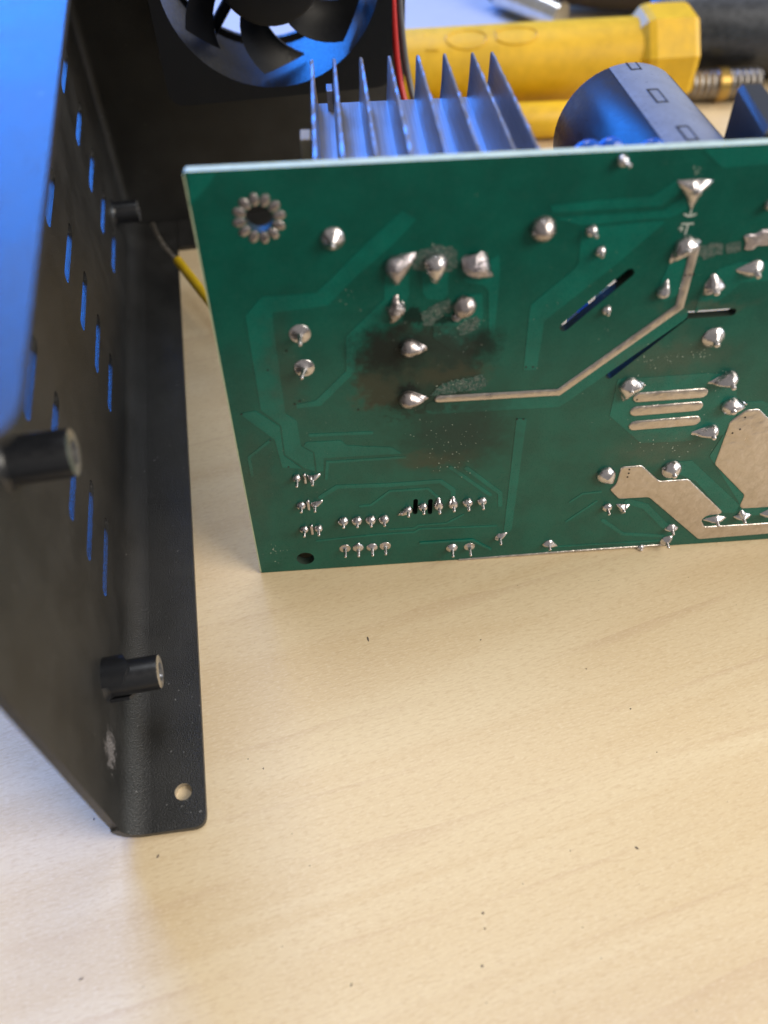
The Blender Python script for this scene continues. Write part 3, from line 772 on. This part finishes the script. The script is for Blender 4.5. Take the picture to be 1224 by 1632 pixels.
# standoffs formed on the panel
def standoff(d, z, L, r, wings=True):
    prof = [(0.0, r*1.25), (0.5, r*1.05), (1.0, r), (L-0.5, r), (L-0.12, r*0.96), (L, r*0.86), (L, r*0.55), (L-2.5, r*0.5), (L-2.5, 0.0)]
    vs = []; fs = []; N = 30
    for a, q in prof:
        for j in range(N):
            w = 2*math.pi*j/N; vs.append((a, d+q*math.sin(w), z+q*math.cos(w)))
    for i in range(len(prof)-1):
        for j in range(N): fs.append((i*N+j, i*N+(j+1) % N, (i+1)*N+(j+1) % N, (i+1)*N+j))
    fm = [1 if 4 <= i//N <= 6 else 0 for i in range(len(fs))]
    o = build('standoff', vs, fs, ['black_plastic', 'bare_steel'], case, smooth=True, sharp=35, fmat=fm)
    if wings:
        for sgn in (1, -1):
            vs = []; fs = []; out = []
            for i in range(9):
                a = rad(90*sgn+(-46+92*i/8)); out.append(a)
            for i, a in enumerate(out):
                ln = 4.4*(1-0.32*abs(i-4)/4)
                for q in (r*1.16, r*1.36):
                    for x in (0.0, ln): vs.append((x, d+q*math.cos(a), z+q*math.sin(a)))
            for i in range(8):
                q = i*4
                fs += [(q, q+1, q+5, q+4), (q+2, q+6, q+7, q+3), (q+1, q+3, q+7, q+5), (q, q+4, q+6, q+2)]
            fs += [(0, 2, 3, 1), (32, 33, 35, 34)]
            build('clip_wing', vs, fs, 'black_plastic', o, smooth=True, sharp=35)
    return o
standoff(58.5, 13.3, 8.4, 2.75)
standoff(66.0, 57.4, 8.0, 3.0, False)
standoff(182.0, 16.3, 6.0, 2.6, False)
# --- fan
fh = 24.4
fan = plate('cooling_fan', round_poly([(FR-fh, FZ-fh), (FR+fh, FZ-fh), (FR+fh, FZ+fh), (FR-fh, FZ+fh)], 3.6, 6),
            [circle(FR, FZ, 22.3, 64)]+[circle(FR+a*20.3, FZ+20.3, 1.6, 16) for a in (1, -1)], FD, FD+3.2, endw, ['fan_plastic'], case)
fan['label'] = 'black square cooling fan'
plate('rear_flange', round_poly([(FR-fh, FZ-fh), (FR+fh, FZ-fh), (FR+fh, FZ+fh), (FR-fh, FZ+fh)], 3.6, 6),
      [circle(FR, FZ, 22.3, 64)], FD+16.6, FD+19.8, endw, ['fan_plastic'], fan)
vs = []; fs = []; N = 72
for y in (FD+3.2, FD+16.6):
    for q in (22.3, 23.6):
        for j in range(N): vs.append((FR+q*math.cos(2*math.pi*j/N), y, FZ+q*math.sin(2*math.pi*j/N)))
for j in range(N):
    j2 = (j+1) % N
    fs += [(j, j2, 2*N+j2, 2*N+j), (N+j, N+j2, 3*N+j2, 3*N+j)]
build('shroud', vs, fs, 'fan_plastic', fan, smooth=True)
def fan_cyl(name, r, y0, y1, mat):
    vs = []; fs = []; n_ = 48; prof = [(0, y0), (r-1.0, y0), (r-0.3, y0+0.3), (r, y0+1.0), (r, y1), (0, y1)]
    for q, y in prof:
        for j in range(n_): vs.append((FR+q*math.cos(2*math.pi*j/n_), y, FZ+q*math.sin(2*math.pi*j/n_)))
    for i in range(len(prof)-1):
        for j in range(n_): fs.append((i*n_+j, i*n_+(j+1) % n_, (i+1)*n_+(j+1) % n_, (i+1)*n_+j))
    return build(name, vs, fs, mat, fan, smooth=True, sharp=40)
fan_cyl('hub', 11.0, FD+1.5, FD+15.0, 'fan_plastic')
for k_ in range(7):
    base = rad(-90-24+k_*360/7); vs = []; fs = []; NR, NA = 8, 8
    for side in (0, 1):
        for i in range(NR+1):
            r = 10.6+(21.2-10.6)*i/NR
            for j in range(NA+1):
                f_ = j/NA-0.5
                ang = base+rad(28)*(i/NR)**1.3+f_*rad(28-2*i/NR)
                y = FD+3.5+6.0*(j/NA)+0.8*math.sin(math.pi*j/NA)+side*0.9
                vs.append((FR+r*math.cos(ang), y, FZ+r*math.sin(ang)))
    K = (NR+1)*(NA+1)
    for i in range(NR):
        for j in range(NA):
            a = i*(NA+1)+j
            fs.append((a, a+1, a+NA+2, a+NA+1)); fs.append((K+a, K+a+1, K+a+NA+2, K+a+NA+1))
    edge = [j for j in range(NA+1)]+[i*(NA+1)+NA for i in range(1, NR+1)]+[NR*(NA+1)+j for j in range(NA-1, -1, -1)]+[i*(NA+1) for i in range(NR-1, 0, -1)]
    for i in range(len(edge)):
        a, b_ = edge[i], edge[(i+1) % len(edge)]; fs.append((a, b_, b_+K, a+K))
    build('fan_blade', vs, fs, 'fan_plastic', fan, smooth=True, sharp=50)
for k_ in range(4):
    a = rad(-128+k_*90); c_, s_ = math.cos(a), math.sin(a)
    tube('strut', [(FR+9*c_, FD+17.5, FZ+9*s_), (FR+22.6*c_, FD+17.5, FZ+22.6*s_)], 1.3, 'fan_plastic', fan, 8)
tube('wire', spline([(FR+fh+1.0, FD+10, FZ+20), (FR+fh+1.4, FD+9, FZ), (FR+fh+1.8, FD+8, FZ-14), (FR+fh+2.8, FD+6, FZ-26), (FR+fh+5, FD, FZ-36)]), 0.75, 'red_wire', fan)
tube('wire', spline([(FR+fh+2.6, FD+11, FZ+20), (FR+fh+2.9, FD+10, FZ), (FR+fh+3.5, FD+9, FZ-14), (FR+fh+5.0, FD+7, FZ-26), (FR+fh+7.4, FD+1, FZ-36)]), 0.75, 'grey_wire', fan)

# ================================================================== LOOSE WIRE
wr = empty('yellow_wire', (-35, 148, 0))
tag(wr, 'yellow insulated wire with bare stripped end poking out left of the board', 'wire')
L_ = lambda pts: [(a+35, b_-148, c_) for a, b_, c_ in pts]
tube('insulation', spline(L_([(-49.7, 172.0, 8.0), (-45.6, 165.6, 7.6), (-41.1, 158.7, 7.0), (-33, 147, 5.2), (-24, 134, 2.6), (-12, 122, 1.4)])), 1.15, 'yellow_wire', wr)
tube('bare_conductor', spline(L_([(-57.2, 184.0, 10.2), (-55.2, 179.6, 9.4), (-53.4, 176.5, 9.0), (-49.4, 171.4, 7.95)])), 0.62, 'strand', wr, radii=None)

# ================================================================== THINGS BEHIND
tool = empty('yellow_tool', (-60, 258, 0))
tag(tool, 'thick yellow plastic tool handle with octagonal collar lying behind the board', 'tool')
TA = Vector((-60, 252, 11.6)); TBp = Vector((80, 264, 12.6)); ax = (TBp-TA).normalized()
def lathe_axis(name, secs, mat, parent, n=40, phase=0.0, smooth=True):
    """secs: (distance along the axis, radius)"""
    e1 = Vector((0, 0, 1)); e1 = (e1-ax*e1.dot(ax)).normalized(); e2 = ax.cross(e1)
    vs = []; fs = []
    for s, r in secs:
        c_ = TA+ax*s-Vector((-60, 258, 0))
        for j in range(n):
            a = phase+2*math.pi*j/n; vs.append(c_+e1*r*math.cos(a)+e2*r*math.sin(a))
    for i in range(len(secs)-1):
        for j in range(n): fs.append((i*n+j, i*n+(j+1) % n, (i+1)*n+(j+1) % n, (i+1)*n+j))
    fs.append(tuple(range(n))); fs.append(tuple(range((len(secs)-1)*n, len(secs)*n)))
    return build(name, vs, fs, mat, parent, smooth=smooth, sharp=40)
lathe_axis('sleeve', [(0, 9.0), (1.2, 10.6), (4, 11.2), (70, 11.3), (120, 11.2), (136, 11.1), (141, 11.2)], 'yellow_plastic', tool)
lathe_axis('collar', [(137.5, 11.0), (139.5, 13.6), (141.5, 14.2), (153, 14.0), (154.5, 13.3), (155, 11.0)], 'yellow_plastic', tool, n=8, phase=rad(22.5), smooth=False)
# raised lettering outlines along the top of the sleeve
def emboss(pts2):
    e1 = Vector((0, 0, 1)); e1 = (e1-ax*e1.dot(ax)).normalized(); e2 = ax.cross(e1)
    path = []
    for s, a in pts2:
        path.append(TA+ax*s+(e1*math.cos(rad(a))+e2*math.sin(rad(a)))*11.25-Vector((-60, 258, 0)))
    tube('raised_lettering', path, 0.32, 'yellow_plastic', tool, 8)
def ring(s0, a0, ws, wa, n=24, frm=0, to=360):
    return [(s0+ws*math.cos(rad(frm+(to-frm)*i/n)), a0+wa*math.sin(rad(frm+(to-frm)*i/n))) for i in range(n+1)]
SG = 1 if ax.cross(Vector((0, 0, 1))).y < 0 else -1
emboss([(74, SG*8), (74, SG*38), (77.5, SG*38)])
emboss(ring(86, SG*22, 6.0, 17)); emboss(ring(100.5, SG*20, 6.5, 16, frm=-150, to=150)); emboss([(94.8, SG*28), (94.8, SG*12)])
tube('lower_grip', [Vector((14, 240, 5.2))-Vector((-60, 258, 0)), Vector((30, 240.5, 5.2))-Vector((-60, 258, 0)), Vector((58, 242, 5.2))-Vector((-60, 258, 0)), Vector((61, 242.2, 5.2))-Vector((-60, 258, 0))], 5.2, 'yellow_plastic', tool, 20, radii=[5.2, 5.2, 5.0, 3.8])

def capsule(name, label, cat, pts, radii, mat, n=28, flat=1.0):
    P = [Vector(p) for p in pts]; o = tube(name, spline(P, 10), 1, mat, None, n, radii=None) if False else None
    Q = spline(P, 10); R_ = []
    for i in range(len(Q)):
        f_ = i/10; a = min(int(f_), len(radii)-2); R_.append(radii[a]+(radii[a+1]-radii[a])*(f_-a))
    o = tube(name, Q, 1, mat, None, n, radii=R_)
    tag(o, label, cat); return o
capsule('steel_tool', 'dark grey steel tool body behind the right end of the yellow handle', 'tool',
        [(90, 283, 13), (96, 282, 13.5), (130, 280, 13.5), (170, 276, 13.5), (200, 272, 13)], [10, 13, 13.4, 13.3, 12], 'dark_steel')
capsule('wooden_handle', 'dark brown rounded handle at the top edge behind the yellow handle', 'handle',
        [(50, 336, 14), (55, 334, 15), (80, 330, 17.5), (150, 326, 18), (220, 322, 18)], [4, 11, 16.5, 18, 18], 'brown_dark')
capsule('steel_pin', 'short polished steel pin lying beyond the yellow handle', 'pin',
        [(44, 330, 6), (45.5, 329, 6), (56, 319, 5.6), (64, 311, 5.2)], [3.8, 5.2, 5.0, 4.6], 'chrome')
bolt = empty('threaded_bolt', (104, 262, 0)); tag(bolt, 'small threaded bolt with brass ring beside the yellow collar', 'bolt')
NP = []; NRd = []
for i in range(61):
    x = -9+24*i/60; NP.append((x, 1.2*x/20, 5.0)); NRd.append(4.3+0.35*math.sin(i*1.25))
tube('threaded_shaft', NP, 4.3, 'old_steel', bolt, 20, radii=NRd)
tube('brass_ring', [(1.5, 0.1, 5.0), (1.7, 0.1, 5.0), (4.6, 0.3, 5.0), (4.8, 0.3, 5.0)], 5.0, 'brass', bolt, 20, radii=[4.4, 4.95, 4.95, 4.4])
pp = plate('paper_sheet', [(-150, 285), (48, 278), (62, 480), (-150, 480)], [], 0.15, 0.35, flat, ['paper'])
tag(pp, 'plain pale sheet of paper on the bench behind the fan', 'paper')

# ================================================================== CRUMBS ON THE BENCH
vs = []; fs = []
def table_crumb(x, y, rx, ry, ang, h):
    b0 = len(vs); n_ = 7
    for j in range(n_):
        q = 2*math.pi*j/n_; a = rx*math.cos(q)*random.uniform(0.7, 1.2); b_ = ry*math.sin(q)*random.uniform(0.7, 1.2)
        vs.append((x+a*math.cos(ang)-b_*math.sin(ang), y+a*math.sin(ang)+b_*math.cos(ang), 0.01))
    vs.append((x, y, h))
    for j in range(n_): fs.append((b0+j, b0+(j+1) % n_, b0+n_))
for (x, y, rx, ry, a) in [(-3.2, 71.5, 0.28, 0.95, 0.2), (38.0, 34.9, 0.6, 0.3, -0.7), (13.7, 26.1, 0.45, 0.3, 0.3), (13.8, 24.0, 0.3, 0.22, 0), (41.3, 57.5, 0.35, 0.22, 0.5), (13.0, 19.2, 0.4, 0.35, 0.4),
                          (-5.5, 17.1, 0.2, 0.5, -0.4), (-20.2, 48.1, 0.2, 0.3, 0), (-35.3, 34.7, 0.25, 0.55, -0.5), (-46.2, 40.4, 0.25, 0.4, 0), (-43.6, 18.3, 0.2, 0.7, -1.2), (17, 71, 0.3, 0.2, 0.6), (35, 65, 0.35, 0.2, 0), (28, 24, 0.2, 0.16, 0), (30, 20, 0.18, 0.15, 0), (-12, 33, 0.16, 0.14, 0), (20, 30, 0.2, 0.15, 0)]:
    table_crumb(x, y, rx*0.6, ry*0.6, a, 0.1)
for _ in range(26):
    table_crumb(random.uniform(-60, 80), random.uniform(6, 84), random.uniform(0.05, 0.12), random.uniform(0.05, 0.13), random.random()*3, 0.06)
cr = build('bench_crumbs', vs, fs, 'crumb'); cr['kind'] = 'stuff'; cr['label'] = 'tiny dark crumbs scattered on the pale wooden bench'; cr['category'] = 'crumbs'
